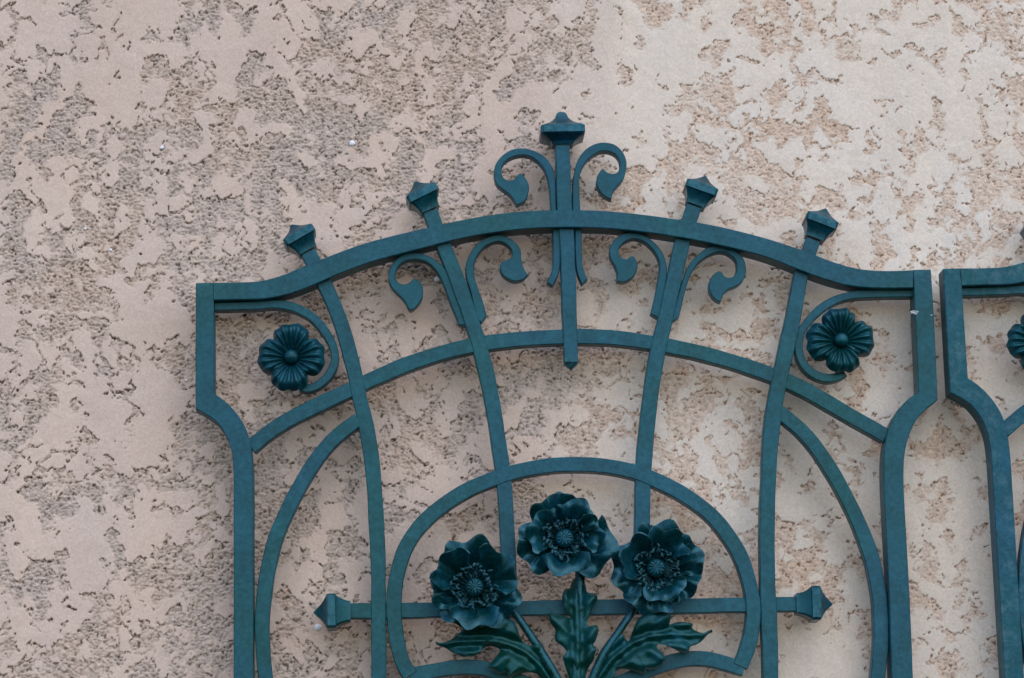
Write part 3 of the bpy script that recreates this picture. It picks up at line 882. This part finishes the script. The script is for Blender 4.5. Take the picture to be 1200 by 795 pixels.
def leaf(outline, rib, veins, y_of, seed, amp=0.6, thick=2.2):
    """cast acanthus leaf: traced outline, filled with a fine net and modelled in relief"""
    def dist_poly(P, Q):
        d = np.full(len(P), 1e9); prm = np.zeros(len(P)); sg = np.zeros(len(P))
        L = 0
        for a, b in zip(Q[:-1], Q[1:]):
            a = np.array(a, float); b = np.array(b, float)
            ab = b - a; l2 = (ab ** 2).sum(); ln = l2 ** .5
            t = np.clip(((P - a) @ ab) / l2, 0, 1)
            dd = P - (a + t[:, None] * ab)
            q = np.hypot(dd[:, 0], dd[:, 1])
            cr = ab[0] * (P[:, 1] - a[1]) - ab[1] * (P[:, 0] - a[0])
            m = q < d
            prm = np.where(m, L + t * ln, prm); sg = np.where(m, np.sign(cr), sg); d = np.minimum(d, q)
            L += ln
        return d, prm / L, sg
    O = catmull(list(outline) + [outline[0]], 4)[:-1]
    O = resample(O + [O[0]], int(np.linalg.norm(np.diff(np.array(O + [O[0]]), axis=0), axis=1).sum() / 1.7))[:-1]
    x0, y0 = O.min(0); x1, y1 = O.max(0)
    gx, gy = np.meshgrid(np.arange(x0, x1, 1.8), np.arange(y0, y1, 1.8))
    rs = np.random.RandomState(seed)
    G = np.stack([gx.ravel(), gy.ravel()], 1) + rs.uniform(-.25, .25, (gx.size, 2))
    # inside test
    ins = np.zeros(len(G), bool)
    for a, b in zip(O, np.roll(O, -1, 0)):
        cond = ((a[1] > G[:, 1]) != (b[1] > G[:, 1]))
        with np.errstate(divide='ignore', invalid='ignore'):
            xi = (b[0] - a[0]) * (G[:, 1] - a[1]) / (b[1] - a[1]) + a[0]
        ins ^= cond & (G[:, 0] < xi)
    G = G[ins]
    dO, _, _ = dist_poly(G, np.vstack([O, O[:1]]))
    G = G[dO > 1.0]
    n = len(O)
    pts = [Vector(p) for p in O] + [Vector(p) for p in G]
    res = delaunay_2d_cdt(pts, [(i, (i + 1) % n) for i in range(n)], [tuple(range(n))], 1, 1e-4)
    V = np.array([tuple(p) for p in res[0]]); Fc = [tuple(f) for f in res[2]]
    dO, _, _ = dist_poly(V, np.vstack([O, O[:1]]))
    dr, s, side = dist_poly(V, np.array(rib, float))
    hgt = 1.6 * np.exp(-(dr / 2.4) ** 2)                      # midrib
    hgt -= 3.2 * np.exp(-((dr - 6.5) / 4.5) ** 2)              # trough beside it
    hgt += 4.2 * sstep(5, 17, dr)                             # leaf rises again
    for vn in veins:
        dv, sv, _ = dist_poly(V, np.array(vn, float))
        hgt += amp * (2.2 * np.exp(-(dv / 4.2) ** 2) * sstep(0, .25, sv) - 1.5 * np.exp(-((dv - 7) / 4.2) ** 2))
    hgt += amp * 0.35 * np.sin(s * 13 + dr * .15 * side + seed)
    hgt -= 4.5 * np.exp(-(dO / 2.6) ** 1.3)                            # lip turns back
    yb = np.interp(s, np.linspace(0, 1, len(y_of)), y_of)
    Y = (yb - hgt) * MM
    nv = len(V)
    verts = [at(x, y, yy) for (x, y), yy in zip(V, Y)] + [at(x, y, yy) + Vector((0, thick * MM, 0)) for (x, y), yy in zip(V, Y)]
    faces = Fc + [tuple(nv + i for i in reversed(f)) for f in Fc]
    cnt = {}
    for f in Fc:
        for a, b in zip(f, f[1:] + f[:1]):
            cnt[(a, b)] = 1
    for (a, b) in list(cnt):
        if (b, a) not in cnt:
            faces.append((b, a, nv + a, nv + b))
    me = mesh_from(verts, faces, origin=gate.location)
    return link('leaf', me, LEAFP, gate, 80)


leaf([(510.5, 752), (516, 753.5), (525, 751.5), (533, 746), (540, 740), (547, 733), (560, 728), (575, 722), (590, 721), (601, 727), (606, 735), (609, 745), (613, 752), (622, 756.5),
      (631, 755), (636, 763), (642, 775), (652, 794), (664, 818), (654, 826), (644, 812), (634, 796), (629, 789.5), (620, 788), (612, 789), (604, 792), (597, 794.5), (594, 788), (585, 789.5), (578, 785.5),
      (572, 783), (576, 776), (581, 770), (586, 762), (580, 758), (572, 757.5), (566, 760.5), (561, 765), (555, 769.3), (549, 769), (544, 770), (538, 768), (531, 765), (522, 759.5), (511, 755)],
     [(511, 753.5), (540, 752), (567, 751), (585, 752.5), (602, 757.5), (618, 766), (632, 779), (644, 796), (660, 824)],
     [[(575, 751), (582, 740), (592, 728)], [(606, 759), (592, 771), (580, 782)], [(548, 752), (550, 760), (548, 767)], [(622, 770), (608, 782), (598, 791)], [(556, 751), (552, 742), (550, 735)]],
     [2, -6, -11, -10, -7, -4, 0, 2], 3)
leaf([(835, 741), (830, 743.5), (823, 751), (816, 755.5), (809, 758), (806.5, 765.5), (800, 765), (795, 763), (790, 760.5), (784.5, 758), (778, 755.5), (772, 754.6), (769.5, 758.5), (774, 763),
      (778, 767), (780, 774.5), (775, 780), (769, 783), (763, 784.5), (757, 783.8), (757, 790), (750, 788.5), (742.5, 786.6), (733, 784), (723, 785), (720.6, 791), (712, 803), (698, 826), (686, 824), (694, 796), (700.5, 779),
      (708, 768), (717, 756), (729, 743), (732, 747), (736, 752), (741, 741), (748, 725), (757, 719), (767, 716), (778, 716), (786, 719), (786, 726), (784.5, 732), (791, 730), (798.5, 728.8), (806, 729.5), (812, 731.5), (811, 736), (817, 740), (823, 742), (828, 740.5), (834, 738)],
     [(834, 740), (809, 744.5), (784.5, 743.5), (760, 746.5), (739, 755), (716, 774), (700, 797), (690, 825)],
     [[(764, 746), (768, 734), (778, 722)], [(748, 751), (760, 762), (776, 771)], [(726, 765), (740, 776), (756, 782)], [(786, 744), (796, 752), (804, 761)], [(782, 744), (794, 736), (808, 733)]],
     [2, -6, -11, -10, -7, -4, 0, 2], 8)
leaf([(672, 678), (669.5, 684), (668, 689), (664.5, 690), (661, 692), (658.7, 699), (659.5, 706), (661.5, 712.6), (665.5, 719), (668.5, 724), (662, 722.5), (655, 720.5), (649, 718.5), (643.5, 719), (643.5, 724), (645, 730), (651, 738.5),
      (650.2, 745), (651.5, 751.5), (656, 755), (660, 758), (664, 764), (659.5, 770), (661, 776), (663, 783), (667, 796), (669, 822), (684, 822), (686, 796), (689.6, 783), (696, 773), (697, 767), (699.2, 760), (695, 756), (698, 751), (700, 745), (701, 739), (700, 733),
      (694, 733), (689.6, 734.5), (688.5, 728), (692, 719), (695, 712), (698, 707), (700.5, 701), (698, 696), (692, 695), (688, 694), (686.5, 687), (683, 680), (678, 676)],
     [(675, 677), (675, 690), (676, 720), (677, 750), (676.5, 786), (676, 822)],
     [[(676, 712), (668, 704), (662, 697)], [(677, 748), (660, 736), (646, 724)], [(677, 716), (688, 707), (697, 699)], [(678, 756), (689, 748), (698, 738)], [(677, 778), (666, 768), (655, 754)], [(677, 780), (688, 770), (697, 762)]],
     [2, -5, -8, -9, -6, -2, 2], 5)

# a scrap of cobweb caught on the right stile
def cobweb():
    mw, ntw, bw = nodes('cobweb_silk')
    bw.inputs['Base Color'].default_value = (0.62, 0.66, 0.70, 1); bw.inputs['Roughness'].default_value = 0.7
    verts, faces = [], []
    lines = [[(1066.5, 365.5), (1070.5, 364.6), (1076.5, 365.4)], [(1067, 367.5), (1071, 366.3), (1074.6, 368.4)], [(1068, 364.6), (1070, 367.2), (1073.4, 366)],
             [(1070, 365), (1072, 368.8), (1075.5, 366.4)], [(1067.8, 366.4), (1071.8, 366.9)], [(1090.5, 369.8), (1092.6, 369.2)]]
    for ln in lines:
        pts = [at(x, y, (-0.45 + .25 * ((i * 7) % 3 - 1) * .5) * MM) for i, (x, y) in enumerate(ln)]
        b0 = len(verts)
        for i, p in enumerate(pts):
            d = (pts[min(i + 1, len(pts) - 1)] - pts[max(i - 1, 0)]).normalized()
            u1 = d.cross(Vector((0, 1, 0))).normalized(); u2 = Vector((0, 1, 0))
            for k in range(5):
                a2 = 2 * math.pi * k / 5
                verts.append(p + (u1 * math.cos(a2) + u2 * math.sin(a2)) * (0.42 * MM))
        for i in range(len(pts) - 1):
            for k in range(5):
                faces.append((b0 + i * 5 + k, b0 + i * 5 + (k + 1) % 5, b0 + (i + 1) * 5 + (k + 1) % 5, b0 + (i + 1) * 5 + k))
        faces.append(tuple(b0 + k for k in range(5))); faces.append(tuple(b0 + (len(pts) - 1) * 5 + k for k in range(5)))
    o = link('cobweb', mesh_from(verts, faces), mw, None, 60)
    o['label'] = 'tiny white scrap of cobweb stuck on the right stile above the rosette'
    o['category'] = 'cobweb'


cobweb()

# ------------------------------------------------------------------ the neighbouring panel (copy, dustier)
gate2 = gate.copy(); COL.objects.link(gate2)
gate2.location = gate.location + (at(1105.3, 315.2, 0) - at(229.5, 332, 0))
gate2.location.y = gate.location.y
gate2['label'] = 'scuffed dusty teal ironwork panel at the right edge, only its left stile and corner showing'


def copy_part(o, parent):
    c = o.copy(); COL.objects.link(c); c.parent = parent
    if c.data is not None and c.material_slots:
        c.material_slots[0].link = 'OBJECT'
        c.material_slots[0].material = DUSTY if o.material_slots[0].material is PAINT else o.data.materials[0]
    for ch in list(o.children):
        copy_part(ch, c)


for ch in list(gate.children):
    copy_part(ch, gate2)

# ------------------------------------------------------------------ light
EL, AZ = R(52), R(160)           # azimuth measured from +Y towards +X: behind the viewer, to the right
sun_dir = Vector((math.cos(EL) * math.sin(AZ), math.cos(EL) * math.cos(AZ), math.sin(EL)))
sd = bpy.data.lights.new('sun', 'SUN')
sd.energy = 0.5; sd.angle = R(110); sd.color = (1.0, 0.955, 0.90)
so = bpy.data.objects.new('sun', sd); COL.objects.link(so)
so.rotation_euler = sun_dir.to_track_quat('Z', 'Y').to_euler()
so.location = sun_dir * 5 + P0

w = bpy.data.worlds.new('World'); scene.world = w
w.use_nodes = True
nt = w.node_tree
bg = nt.nodes['Background']
sky = nt.nodes.new('ShaderNodeTexSky'); sky.sky_type = 'NISHITA'
sky.sun_disc = False; sky.sun_elevation = EL; sky.sun_rotation = AZ
nt.links.new(sky.outputs[0], bg.inputs[0])
bg.inputs[1].default_value = 0.15

vs = scene.view_settings
vs.view_transform = 'Standard'; vs.look = 'None'; vs.gamma = 1; vs.use_curve_mapping = False
vs.exposure = 0.81
